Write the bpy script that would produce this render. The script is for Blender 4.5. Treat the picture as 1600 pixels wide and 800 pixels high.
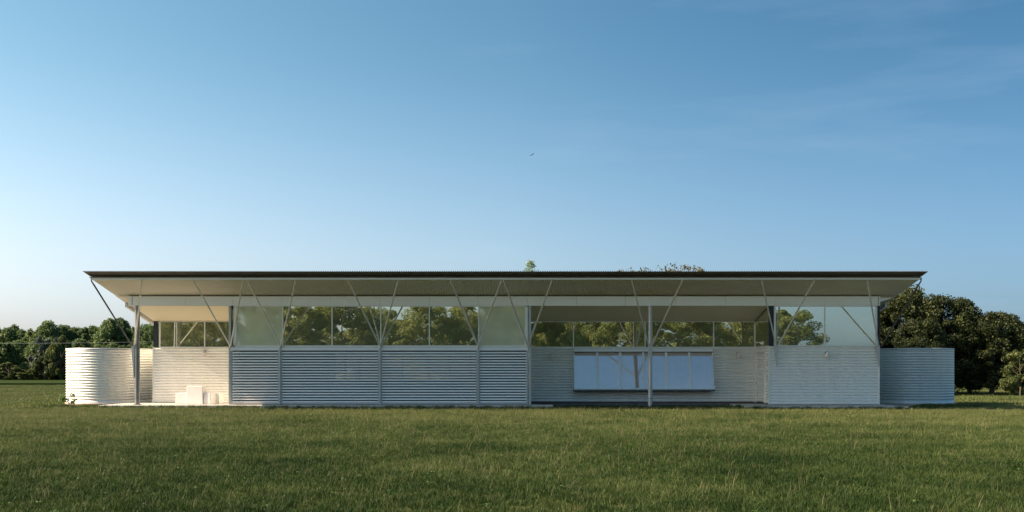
import bpy, math, random
import numpy as np
from mathutils import Vector, Matrix
random.seed(7)
for o in list(bpy.data.objects): bpy.data.objects.remove(o)
S = bpy.context.scene
COL = S.collection
PI = math.pi
# ---------------------------------------------------------------- camera
cam_d = bpy.data.cameras.new('camera'); cam = bpy.data.objects.new('camera', cam_d); COL.objects.link(cam)
EYE = 1.76; F = 1700.0
cam.location = (0, 0, EYE); cam.rotation_euler = (PI/2, 0, 0)
cam_d.sensor_width = 36; cam_d.lens = 36*F/1600; cam_d.shift_y = (579-400)/1600
cam_d.clip_start = 0.1; cam_d.clip_end = 6000
S.camera = cam
S.render.resolution_x = 1024; S.render.resolution_y = 512
# ---------------------------------------------------------------- sky, sun, exposure
SUN_E = math.radians(37); PHI = math.radians(2.5)      # sun low on the left, a little in front of the facade
sd = Vector((-math.cos(PHI)*math.cos(SUN_E), -math.sin(PHI)*math.cos(SUN_E), math.sin(SUN_E)))
SKY_LOW = (-1.3, -.65, -.10)
SKY_FIT = ((.50,-1.45,-4.4), (.14,-.92,-1.7), (.06,-.58,-1.35))
W = bpy.data.worlds.new('World'); S.world = W; W.use_nodes = True
wn = W.node_tree.nodes; wl = W.node_tree.links
bg = wn['Background']
sky = wn.new('ShaderNodeTexSky'); sky.sky_type = 'NISHITA'; sky.sun_disc = False
sky.sun_elevation = SUN_E; sky.sun_rotation = math.atan2(sd.x, sd.y)
sky.air_density = 1.0; sky.dust_density = 1.5; sky.ozone_density = 1.6; sky.altitude = 50
# faint high cirrus mixed into the sky
tc = wn.new('ShaderNodeTexCoord'); mp = wn.new('ShaderNodeMapping'); mp.inputs['Scale'].default_value = (1.2, 1.2, 7)
mp.inputs['Rotation'].default_value = (0.0, 0.22, 0.0)
nz = wn.new('ShaderNodeTexNoise'); nz.inputs['Scale'].default_value = 2.2; nz.inputs['Detail'].default_value = 7; nz.inputs['Roughness'].default_value = .6
cr = wn.new('ShaderNodeMapRange'); cr.inputs[1].default_value = .56; cr.inputs[2].default_value = .85; cr.inputs[3].default_value = 0; cr.inputs[4].default_value = .08
mx = wn.new('ShaderNodeMix'); mx.data_type = 'RGBA'; mx.inputs[7].default_value = (6.0, 6.4, 7.0, 1)
wl.new(tc.outputs['Generated'], mp.inputs[0]); wl.new(mp.outputs[0], nz.inputs['Vector']); wl.new(nz.outputs[0], cr.inputs[0])
# brighter, warmer haze towards the sun's side and deeper blue with height and away from the sun
def wmath(op, a, b=None, c=None):
    n = wn.new('ShaderNodeMath'); n.operation = op
    for i, v in enumerate((a, b, c)):
        if v is None: continue
        if isinstance(v, (int, float)): n.inputs[i].default_value = v
        else: wl.new(v, n.inputs[i])
    return n.outputs[0]
sep = wn.new('ShaderNodeSeparateXYZ'); wl.new(tc.outputs['Generated'], sep.inputs[0])
xn = wmath('MULTIPLY_ADD', wmath('MINIMUM', sep.outputs[0], 0), -.38, sep.outputs[0])
away = wmath('MULTIPLY', wmath('TANH', wmath('MULTIPLY', xn, 1.6)), .625)
high = wmath('SMOOTH_MIN', wmath('MAXIMUM', sep.outputs[2], 0), .285, .08)
low = wmath('EXPONENT', wmath('MULTIPLY', wmath('MAXIMUM', sep.outputs[2], 0), -13))
comb = wn.new('ShaderNodeCombineXYZ')
for i, (a_, b_, c_) in enumerate(SKY_FIT):
    wl.new(wmath('EXPONENT', wmath('MULTIPLY_ADD', low, SKY_LOW[i], wmath('ADD', wmath('MULTIPLY_ADD', away, b_, a_), wmath('MULTIPLY', high, c_)))), comb.inputs[i])
vm = wn.new('ShaderNodeVectorMath'); vm.operation = 'MULTIPLY'; wl.new(sky.outputs[0], vm.inputs[0]); wl.new(comb.outputs[0], vm.inputs[1])
wl.new(cr.outputs[0], mx.inputs[0]); wl.new(vm.outputs[0], mx.inputs[6]); wl.new(mx.outputs[2], bg.inputs[0])
bg.inputs[1].default_value = 0.084
sl = bpy.data.lights.new('sun', 'SUN'); sl.energy = 4.6; sl.angle = math.radians(.5); sl.color = (1, .80, .58)
so = bpy.data.objects.new('sun', sl); COL.objects.link(so); so.location = (-30, -10, 40)
so.rotation_euler = sd.to_track_quat('Z', 'Y').to_euler()
S.view_settings.view_transform = 'Standard'; S.view_settings.look = 'None'; S.view_settings.gamma = 1
S.view_settings.exposure = 1.2
S.render.engine = 'CYCLES'
S.cycles.use_denoising = True; S.cycles.denoiser = 'OPENIMAGEDENOISE'; S.cycles.denoising_input_passes = 'RGB_ALBEDO_NORMAL'; S.cycles.denoising_prefilter = 'ACCURATE'; S.cycles.denoising_quality = 'HIGH'; S.cycles.use_adaptive_sampling = False; S.cycles.sample_clamp_indirect = 4
S.cycles.max_bounces = 8; S.cycles.transparent_max_bounces = 12

# ================================================================ helpers
def WX(px, Y): return (px-800)/F*Y
def WZ(py, Y): return EYE+(579-py)/F*Y

def mat(name, col, rough=.6, metal=0, noise=None, nscale=3, col2=None, bump=0, bscale=20, spec=.5, stretch=None, trans=0):
    m = bpy.data.materials.new(name); m.use_nodes = True
    n = m.node_tree.nodes; l = m.node_tree.links; b = n['Principled BSDF']
    b.inputs['Base Color'].default_value = (*col, 1); b.inputs['Roughness'].default_value = rough
    b.inputs['Metallic'].default_value = metal; b.inputs['Specular IOR Level'].default_value = spec
    g = n.new('ShaderNodeNewGeometry'); vec = g.outputs['Position']
    if stretch:
        mpn = n.new('ShaderNodeMapping'); mpn.inputs['Scale'].default_value = stretch
        l.new(vec, mpn.inputs[0]); vec = mpn.outputs[0]
    if col2:
        t = n.new('ShaderNodeTexNoise'); t.inputs['Scale'].default_value = nscale; t.inputs['Detail'].default_value = 6; t.inputs['Roughness'].default_value = .65
        l.new(vec, t.inputs['Vector'])
        r = n.new('ShaderNodeMapRange'); r.inputs[1].default_value = .35; r.inputs[2].default_value = .65
        l.new(t.outputs[0], r.inputs[0])
        x = n.new('ShaderNodeMix'); x.data_type = 'RGBA'; x.inputs[6].default_value = (*col, 1); x.inputs[7].default_value = (*col2, 1)
        l.new(r.outputs[0], x.inputs[0]); l.new(x.outputs[2], b.inputs['Base Color'])
        rr = n.new('ShaderNodeMapRange'); rr.inputs[3].default_value = rough*.8; rr.inputs[4].default_value = min(1, rough*1.25)
        l.new(t.outputs[0], rr.inputs[0]); l.new(rr.outputs[0], b.inputs['Roughness'])
    if bump:
        t2 = n.new('ShaderNodeTexNoise'); t2.inputs['Scale'].default_value = bscale; t2.inputs['Detail'].default_value = 5
        l.new(vec, t2.inputs['Vector'])
        bp = n.new('ShaderNodeBump'); bp.inputs['Strength'].default_value = bump; bp.inputs['Distance'].default_value = .02
        l.new(t2.outputs[0], bp.inputs['Height']); l.new(bp.outputs[0], b.inputs['Normal'])
    return m

def leafmat(name, c1, c2, c3=None, transl=.35, rough=.5, spec=.35):
    m = bpy.data.materials.new(name); m.use_nodes = True
    n = m.node_tree.nodes; l = m.node_tree.links; b = n['Principled BSDF']; out = n['Material Output']
    g = n.new('ShaderNodeNewGeometry'); oi = n.new('ShaderNodeObjectInfo')
    t = n.new('ShaderNodeTexNoise'); t.inputs['Scale'].default_value = .8; t.inputs['Detail'].default_value = 3
    l.new(g.outputs['Position'], t.inputs['Vector'])
    a = n.new('ShaderNodeMath'); a.operation = 'ADD'; l.new(g.outputs['Random Per Island'], a.inputs[0]); l.new(t.outputs[0], a.inputs[1])
    a2 = n.new('ShaderNodeMath'); a2.operation = 'MULTIPLY_ADD'; l.new(oi.outputs['Random'], a2.inputs[0]); a2.inputs[1].default_value = .4
    l.new(a.outputs[0], a2.inputs[2])
    r = n.new('ShaderNodeMapRange'); r.inputs[1].default_value = .4; r.inputs[2].default_value = 1.7; l.new(a2.outputs[0], r.inputs[0])
    cr = n.new('ShaderNodeValToRGB'); e = cr.color_ramp.elements
    e[0].color = (*c1, 1); e[1].color = (*(c3 or c2), 1); e[1].position = 1
    if c3: q = e.new(.6); q.color = (*c2, 1)
    l.new(r.outputs[0], cr.inputs[0]); l.new(cr.outputs[0], b.inputs['Base Color'])
    b.inputs['Roughness'].default_value = rough; b.inputs['Specular IOR Level'].default_value = spec
    tr = n.new('ShaderNodeBsdfTranslucent'); l.new(cr.outputs[0], tr.inputs[0])
    ms = n.new('ShaderNodeMixShader'); ms.inputs[0].default_value = transl
    l.new(b.outputs[0], ms.inputs[1]); l.new(tr.outputs[0], ms.inputs[2]); l.new(ms.outputs[0], out.inputs[0])
    return m

def glassmat(name, refl, tint, rcol=(.95,.97,1), veil=.02, veil_col=(.8,.8,.8)):
    m = bpy.data.materials.new(name); m.use_nodes = True
    n = m.node_tree.nodes; l = m.node_tree.links; n.remove(n['Principled BSDF']); out = n['Material Output']
    gl = n.new('ShaderNodeBsdfGlossy'); gl.inputs['Roughness'].default_value = .004; gl.inputs[0].default_value = (*rcol, 1)
    t = n.new('ShaderNodeTexNoise'); t.inputs['Scale'].default_value = .55; t.inputs['Detail'].default_value = 1
    g = n.new('ShaderNodeNewGeometry'); l.new(g.outputs['Position'], t.inputs['Vector'])
    bp = n.new('ShaderNodeBump'); bp.inputs['Strength'].default_value = .25; bp.inputs['Distance'].default_value = .012
    l.new(t.outputs[0], bp.inputs['Height']); l.new(bp.outputs[0], gl.inputs['Normal'])
    tr = n.new('ShaderNodeBsdfTransparent'); tr.inputs[0].default_value = (*tint, 1)
    ms = n.new('ShaderNodeMixShader'); ms.inputs[0].default_value = refl
    l.new(tr.outputs[0], ms.inputs[1]); l.new(gl.outputs[0], ms.inputs[2])
    df = n.new('ShaderNodeBsdfDiffuse'); df.inputs[0].default_value = (*veil_col, 1)      # pale diffuse veil added to lighten the dark glass
    t2 = n.new('ShaderNodeTexNoise'); t2.inputs['Scale'].default_value = 1.3; t2.inputs['Detail'].default_value = 5; l.new(g.outputs['Position'], t2.inputs['Vector'])
    r2 = n.new('ShaderNodeMapRange'); r2.inputs[3].default_value = veil*.7; r2.inputs[4].default_value = veil*1.3; l.new(t2.outputs[0], r2.inputs[0])
    m2 = n.new('ShaderNodeMixShader'); l.new(r2.outputs[0], m2.inputs[0])
    l.new(ms.outputs[0], m2.inputs[1]); l.new(df.outputs[0], m2.inputs[2]); l.new(m2.outputs[0], out.inputs[0])
    return m

M = {}
M['galv'] = mat('galvanised_cladding', (.90,.85,.78), .36, .3, col2=(.95,.91,.84), nscale=1.3, stretch=(2.2,2.2,.25))
M['galv_tank'] = mat('galvanised_tank', (.72,.70,.66), .42, .35, col2=(.78,.76,.71), nscale=1.5, stretch=(2,2,.3))
M['soffit'] = mat('soffit_sheet', (.84,.80,.77), .45, .3, col2=(.88,.85,.82), nscale=.8)
M['roof_top'] = mat('shaded_roof_sheet', (.16,.14,.16), .55, .3, col2=(.24,.20,.20), nscale=1.5)  # dark base colour holds the shade under the upper roof sheet
M['fascia'] = mat('cream_painted_fascia', (.94,.90,.83), .25, .2, col2=(.95,.92,.86), nscale=.9, bump=.25, bscale=1.4, stretch=(1,1,.4))
M['ceiling'] = mat('cream_ceiling_board', (.84,.74,.56), .5, col2=(.87,.78,.60), nscale=.7)
M['steel'] = mat('grey_painted_steel', (.48,.48,.48), .38, .4, col2=(.55,.55,.54), nscale=4)
M['steel_light'] = mat('galvanised_strut_steel', (.76,.73,.68), .35, .35, col2=(.82,.79,.74), nscale=4)
M['steel_dark2'] = mat('dark_column_steel', (.20,.20,.21), .4, .45, col2=(.25,.25,.25), nscale=4)  # darker steel tone for the left column
M['steel_dark'] = mat('dark_steel', (.10,.11,.12), .4, .5, col2=(.14,.15,.16), nscale=4)
M['black'] = mat('black_panel', (.02,.022,.03), .4)
M['mull'] = mat('pale_aluminium', (.82,.80,.74), .35, .3, col2=(.86,.84,.79), nscale=3)
M['white'] = mat('white_aluminium', (.92,.91,.90), .35, .1, col2=(.84,.85,.87), nscale=2)
M['slat'] = mat('silver_louver_slat', (.94,.89,.83), .3, .25, col2=(.95,.91,.86), nscale=2, stretch=(1,1,4))
M['conc'] = mat('patio_concrete', (.50,.46,.41), .8, col2=(.60,.56,.50), nscale=1.2, bump=.15, bscale=30)
M['conc_d'] = mat('plinth_concrete', (.16,.15,.16), .85, col2=(.22,.20,.20), nscale=2.5, bump=.2)
M['pink'] = mat('tank_base_concrete', (.52,.38,.31), .8, col2=(.60,.46,.38), nscale=3, bump=.2)
M['gravel'] = mat('dark_gravel', (.10,.095,.10), .95, col2=(.20,.18,.17), nscale=9, bump=.6, bscale=40)
M['plaster'] = mat('cast_white_plastic', (.78,.74,.71), .5, col2=(.82,.78,.75), nscale=3)
M['inwall'] = mat('interior_wall_paint', (.82,.82,.76), .7, col2=(.85,.85,.79), nscale=1)
M['veranda'] = mat('veranda_wall_shade', (.16,.17,.2), .7, col2=(.19,.2,.23), nscale=1)  # shade behind the louver slats put into a dark base colour
M['inpale'] = mat('interior_pale_screen', (.74,.78,.66), .7, col2=(.78,.82,.70), nscale=1)
M['infloor'] = mat('interior_floor', (.62,.54,.42), .5, col2=(.68,.6,.48), nscale=1)
M['glass'] = glassmat('clerestory_glass', .62, (.80,.86,.70), (1,.99,.90), .09, (.86,.88,.62))
M['glass_frost'] = glassmat('screened_clerestory_glass', .35, (.80,.86,.70), (1,.99,.90), .55, (.93,.95,.74))
M['clear'] = glassmat('rear_glass', .12, (.9,.93,.9))
M['glass_box'] = glassmat('bay_window_glass', .80, (.80,.82,.9), (1,.88,.82), .28, (.98,.88,.84))
M['bark'] = mat('tree_bark', (.10,.075,.055), .9, col2=(.16,.12,.09), nscale=6, bump=.6, bscale=12)
M['bulb'] = mat('lamp_head_metal', (.85,.76,.74), .3, .2)
M['pot'] = mat('pot_ceramic', (.7,.7,.7), .4)
M['bird'] = mat('dark_feathers', (.05,.06,.08), .7, col2=(.08,.09,.1), nscale=9)
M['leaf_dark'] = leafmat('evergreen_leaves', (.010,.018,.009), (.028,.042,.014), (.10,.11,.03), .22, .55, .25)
M['leaf_mid'] = leafmat('broadleaf_leaves', (.07,.12,.045), (.12,.185,.07), (.22,.28,.11), .5)
M['leaf_yel'] = leafmat('yellow_green_leaves', (.05,.075,.02), (.10,.13,.035), (.18,.19,.06))
M['leaf_grey'] = leafmat('silvery_leaves', (.06,.08,.06), (.13,.16,.12), (.24,.27,.22))
M['leaf_pale'] = leafmat('pale_conifer_leaves', (.16,.24,.14), (.26,.36,.2), (.34,.44,.26))
M['leaf_lit'] = leafmat('garden_leaves', (.10,.14,.04), (.18,.22,.07), (.30,.31,.12), .5)
M['leaf_rust'] = leafmat('olive_brown_leaves', (.07,.07,.025), (.14,.12,.045), (.2,.15,.07))

class MB:
    def __init__(s): s.v = []; s.f = []; s.sm = []
    def add(s, vs, fs, smooth=False):
        k = len(s.v); s.v += [tuple(v) for v in vs]; s.f += [tuple(i+k for i in f) for f in fs]; s.sm += [smooth]*len(fs)
    def box(s, x0, x1, y0, y1, z0, z1):
        s.add([(x0,y0,z0),(x1,y0,z0),(x1,y1,z0),(x0,y1,z0),(x0,y0,z1),(x1,y0,z1),(x1,y1,z1),(x0,y1,z1)],
              [(0,3,2,1),(4,5,6,7),(0,1,5,4),(1,2,6,5),(2,3,7,6),(3,0,4,7)])
    def bbox(s, x0, x1, y0, y1, z0, z1, b=.01):   # box with chamfered vertical and top edges
        p = [(x0+b,y0),(x1-b,y0),(x1,y0+b),(x1,y1-b),(x1-b,y1),(x0+b,y1),(x0,y1-b),(x0,y0+b)]
        q = [(x0+2*b,y0+b),(x1-2*b,y0+b),(x1-b,y0+2*b),(x1-b,y1-2*b),(x1-2*b,y1-b),(x0+2*b,y1-b),(x0+b,y1-2*b),(x0+b,y0+2*b)]
        vs = [(x,y,z0) for x,y in p]+[(x,y,z1-b) for x,y in p]+[(x,y,z1) for x,y in q]
        fs = [tuple(range(7,-1,-1)), tuple(range(16,24))]
        for i in range(8):
            j = (i+1)%8; fs += [(i,j,8+j,8+i),(8+i,8+j,16+j,16+i)]
        s.add(vs, fs)
    def hexa(s, p):                               # 8 points: bottom four, top four
        s.add(p, [(0,3,2,1),(4,5,6,7),(0,1,5,4),(1,2,6,5),(2,3,7,6),(3,0,4,7)])
    def tube(s, pts, rad, n=10):
        pts = [Vector(p) for p in pts]
        if not hasattr(rad, '__len__'): rad = [rad]*len(pts)
        rings = []
        for i, p in enumerate(pts):
            d = (pts[min(i+1,len(pts)-1)]-pts[max(i-1,0)]).normalized()
            a = d.cross(Vector((0,0,1)) if abs(d.z) < .95 else Vector((0,1,0))).normalized(); b = d.cross(a)
            rings.append([p+(a*math.cos(2*PI*k/n)+b*math.sin(2*PI*k/n))*rad[i] for k in range(n)])
        k0 = len(s.v); vs = [v for r in rings for v in r]; fs = []
        for i in range(len(pts)-1):
            for k in range(n):
                fs.append((i*n+k, i*n+(k+1)%n, (i+1)*n+(k+1)%n, (i+1)*n+k))
        s.add(vs, fs, True)
        s.add(rings[0], [tuple(range(n-1,-1,-1))]); s.add(rings[-1], [tuple(range(n))])
    def lathe(s, prof, cx, cy, n=64, smooth=True):
        vs = []; fs = []
        for r, z in prof:
            vs += [(cx+r*math.cos(2*PI*k/n), cy+r*math.sin(2*PI*k/n), z) for k in range(n)]
        for i in range(len(prof)-1):
            for k in range(n): fs.append((i*n+k, i*n+(k+1)%n, (i+1)*n+(k+1)%n, (i+1)*n+k))
        s.add(vs, fs, smooth)
    def mesh(s, name, m):
        me = bpy.data.meshes.new(name); me.from_pydata(s.v, [], s.f); me.materials.append(m)
        me.polygons.foreach_set('use_smooth', s.sm); me.update(); return me
    def build(s, name, m, parent=None):
        return link(name, s.mesh(name, m), parent)

def link(name, me, parent=None):
    o = bpy.data.objects.new(name, me); COL.objects.link(o)
    if parent: o.parent = parent; o.matrix_parent_inverse = Matrix.Translation(-world_loc(parent))
    return o
def world_loc(o):
    v = Vector(o.location); q = o.parent
    while q: v += Vector(q.location) if not o.matrix_parent_inverse.to_translation().length else Vector((0,0,0)); break
    return v
def tag(o, label, cat, group=None, kind=None):
    if label: o['label'] = label
    if cat: o['category'] = cat
    if group: o['group'] = group
    if kind: o['kind'] = kind
    return o
def thing(name, label, cat, loc, group=None):
    o = bpy.data.objects.new(name, None); COL.objects.link(o); o.location = loc; o.empty_display_size = .3
    return tag(o, label, cat, group)
def copy_tree(o, loc, label=None):
    c = o.copy(); COL.objects.link(c); c.location = loc
    if label: c['label'] = label
    for ch in [x for x in bpy.data.objects if x.parent is o]:
        d = ch.copy(); COL.objects.link(d); d.parent = c
        for g in [x for x in bpy.data.objects if x.parent is ch]:
            e = g.copy(); COL.objects.link(e); e.parent = d
    return c
def structure(o): o['kind'] = 'structure'; return o

def corr(mb, O, U, V, N, pitch, amp, phase=0, th=.006, seg=8, vseg=1, rib=False):
    """corrugated sheet: waves run along U, ribs run along V, N is the outward normal; closed thin solid"""
    O, U, V, N = Vector(O), Vector(U), Vector(V), Vector(N).normalized()
    L = U.length; n = max(2, int(round(L/pitch*seg))); u = U/n
    A = []; B = []
    for i in range(n+1):
        q = (i*L/n+phase)/pitch
        w = (2*abs(math.sin(PI*q))**.75-1)*amp if rib else math.sin(2*PI*q)*amp
        A.append(O+u*i+N*w); B.append(O+u*i+N*(w-th))
    vs = A+[a+V for a in A]+B+[b+V for b in B]; m = n+1; fs = []; ff = []
    for i in range(n):
        fs.append((i, i+1, m+i+1, m+i)); fs.append((2*m+i, 3*m+i, 3*m+i+1, 2*m+i+1))
        ff.append((i, 2*m+i, 2*m+i+1, i+1)); ff.append((m+i, m+i+1, 3*m+i+1, 3*m+i))
    ff += [(0, m, 3*m, 2*m), (n, 2*m+n, 3*m+n, m+n)]
    mb.add(vs, fs, True)
    for f in ff: mb.add([vs[a] for a in f], [(0,1,2,3)])

# ================================================================ ground
def ground_mat():
    m = bpy.data.materials.new('lawn_ground'); m.use_nodes = True
    n = m.node_tree.nodes; l = m.node_tree.links; b = n['Principled BSDF']; b.inputs['Roughness'].default_value = .95; b.inputs['Specular IOR Level'].default_value = .1
    g = n.new('ShaderNodeNewGeometry')
    def noise(sc, det=5):
        t = n.new('ShaderNodeTexNoise'); t.inputs['Scale'].default_value = sc; t.inputs['Detail'].default_value = det; l.new(g.outputs['Position'], t.inputs['Vector']); return t.outputs[0]
    def mixc(f, a, b_, lo=.4, hi=.6):
        r = n.new('ShaderNodeMapRange'); r.inputs[1].default_value = lo; r.inputs[2].default_value = hi; l.new(f, r.inputs[0])
        x = n.new('ShaderNodeMix'); x.data_type = 'RGBA'; l.new(r.outputs[0], x.inputs[0])
        for i, c in ((6, a), (7, b_)):
            if isinstance(c, tuple): x.inputs[i].default_value = (*c, 1)
            else: l.new(c, x.inputs[i])
        return x.outputs[2]
    c1 = mixc(noise(.12), (.050,.075,.018), (.12,.11,.04))
    c2 = mixc(noise(1.6), c1, (.05,.06,.02), .45, .75)
    c3 = mixc(noise(14, 3), c2, (.14,.13,.055), .55, .8)
    l.new(c3, b.inputs['Base Color'])
    bp = n.new('ShaderNodeBump'); bp.inputs['Strength'].default_value = .8; bp.inputs['Distance'].default_value = .05
    l.new(noise(25, 4), bp.inputs['Height']); l.new(bp.outputs[0], b.inputs['Normal'])
    return m
GM = ground_mat()
g = MB(); 
g.add([(-3000,-1500,0),(3000,-1500,0),(3000,4500,0),(-3000,4500,0)], [(0,1,2,3)])
structure(g.build('ground', GM))
f_ = MB(); f_.box(-260, 200, 128, 176, -.05, .28)
structure(f_.build('crop_field', leafmat('crop_leaves', (.025,.042,.012), (.04,.06,.018), None, 0, 1, .02)))
gr = MB(); gr.box(WX(862,50.6), 12.02, 50.6, 54.2, -.02, .03)
structure(gr.build('gravel_strip', M['gravel']))

# ---- grass: tufts scattered over the lawn (uncountable: stuff)
def grassmat(name, c1, c2, c3):
    m = bpy.data.materials.new(name); m.use_nodes = True
    n = m.node_tree.nodes; l = m.node_tree.links; b = n['Principled BSDF']; out = n['Material Output']
    g = n.new('ShaderNodeNewGeometry'); oi = n.new('ShaderNodeObjectInfo')
    t = n.new('ShaderNodeTexNoise'); t.inputs['Scale'].default_value = .35; t.inputs['Detail'].default_value = 5; t.inputs['Roughness'].default_value = .6
    l.new(g.outputs['Position'], t.inputs['Vector'])
    tb = n.new('ShaderNodeTexNoise'); tb.inputs['Scale'].default_value = .09; tb.inputs['Detail'].default_value = 3; l.new(g.outputs['Position'], tb.inputs['Vector'])
    tm = n.new('ShaderNodeMath'); tm.operation = 'MULTIPLY_ADD'; l.new(t.outputs[0], tm.inputs[0]); tm.inputs[1].default_value = 1.2; tm.inputs[2].default_value = -.6
    tn = n.new('ShaderNodeMath'); tn.operation = 'MULTIPLY_ADD'; l.new(tb.outputs[0], tn.inputs[0]); tn.inputs[1].default_value = 1.0; l.new(tm.outputs[0], tn.inputs[2])
    a = n.new('ShaderNodeMath'); a.operation = 'MULTIPLY_ADD'; l.new(oi.outputs['Random'], a.inputs[0]); a.inputs[1].default_value = .5
    sp = n.new('ShaderNodeSeparateXYZ'); l.new(g.outputs['Position'], sp.inputs[0])      # vignette put into the blade colour: dark near camera, paler towards the house
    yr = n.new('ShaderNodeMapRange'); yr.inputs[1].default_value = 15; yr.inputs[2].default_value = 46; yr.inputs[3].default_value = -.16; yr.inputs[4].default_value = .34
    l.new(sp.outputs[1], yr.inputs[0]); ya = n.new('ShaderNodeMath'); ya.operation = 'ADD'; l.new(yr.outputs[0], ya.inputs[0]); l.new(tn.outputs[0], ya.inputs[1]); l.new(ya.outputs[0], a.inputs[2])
    a2 = n.new('ShaderNodeMath'); a2.operation = 'MULTIPLY_ADD'; l.new(g.outputs['Random Per Island'], a2.inputs[0]); a2.inputs[1].default_value = .45; l.new(a.outputs[0], a2.inputs[2])
    r = n.new('ShaderNodeMapRange'); r.inputs[1].default_value = .5; r.inputs[2].default_value = 1.45; l.new(a2.outputs[0], r.inputs[0])
    cr = n.new('ShaderNodeValToRGB'); e = cr.color_ramp.elements
    e[0].color = (*c1,1); e[1].color = (*c3,1); q = e.new(.5); q.color = (*c2,1)
    l.new(r.outputs[0], cr.inputs[0]); l.new(cr.outputs[0], b.inputs['Base Color'])
    b.inputs['Roughness'].default_value = .55; b.inputs['Specular IOR Level'].default_value = .2
    tr = n.new('ShaderNodeBsdfTranslucent'); l.new(cr.outputs[0], tr.inputs[0])
    ms = n.new('ShaderNodeMixShader'); ms.inputs[0].default_value = .3
    l.new(b.outputs[0], ms.inputs[1]); l.new(tr.outputs[0], ms.inputs[2]); l.new(ms.outputs[0], out.inputs[0])
    return m
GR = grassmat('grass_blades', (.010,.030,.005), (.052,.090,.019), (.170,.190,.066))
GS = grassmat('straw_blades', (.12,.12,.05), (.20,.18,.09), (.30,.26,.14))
def tuft(name, nb, rad, h0, h1, w, m, lean=.5, seed=0):
    rg = random.Random(seed); b = MB()
    for i in range(nb):
        a = rg.uniform(0, 2*PI); r = rad*math.sqrt(rg.random()); x = r*math.cos(a); y = r*math.sin(a)
        h = rg.uniform(h0, h1); t = rg.uniform(0, 2*PI); dx = math.cos(t); dy = math.sin(t); ln = rg.uniform(.1, lean)*h
        q = rg.uniform(0, 2*PI); wx = math.cos(q)*w*.5; wy = math.sin(q)*w*.5
        b.add([(x-wx,y-wy,0),(x+wx,y+wy,0),(x+wx*.8+dx*ln*.35,y+wy*.8+dy*ln*.35,h*.55),(x-wx*.8+dx*ln*.35,y-wy*.8+dy*ln*.35,h*.55),(x+dx*ln,y+dy*ln,h)],
              [(0,1,2,3),(3,2,4)])
    return bpy.data.objects.new(name, b.mesh(name, m))
T_short = [tuft('grass_tuft', 34, .16, .03, .085, .007, GR, .9, i) for i in range(4)]
T_tall = [tuft('grass_tuft', 16, .09, .09, .19, .009, GR, .8, 10+i) for i in range(2)]
T_straw = [tuft('grass_tuft', 5, .10, .10, .24, .006, GS, .9, 20+i) for i in range(2)]
def weed(name, seed):
    rg = random.Random(seed); b = MB()
    for i in range(11):
        a = rg.uniform(0, 2*PI); L = rg.uniform(.05,.11); w = L*.28; dx, dy = math.cos(a), math.sin(a); h = rg.uniform(.02,.05)
        b.add([(0,0,.005),(dx*L*.5-dy*w,dy*L*.5+dx*w,h),(dx*L,dy*L,h*.8),(dx*L*.5+dy*w,dy*L*.5-dx*w,h)], [(0,1,2,3)])
    return bpy.data.objects.new(name, b.mesh(name, GW))
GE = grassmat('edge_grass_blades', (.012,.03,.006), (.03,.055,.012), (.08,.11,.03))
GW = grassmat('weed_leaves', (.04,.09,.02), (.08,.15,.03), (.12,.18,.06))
T_edge = [tuft('grass_tuft', 26, .12, .10, .24, .012, GE, .8, 60+i) for i in range(3)]
T_weed = [weed('lawn_weed', 50+i) for i in range(3)]
T_far = [tuft('grass_tuft', 30, .34, .04, .12, .02, GR, .9, 30+i) for i in range(3)]
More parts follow.
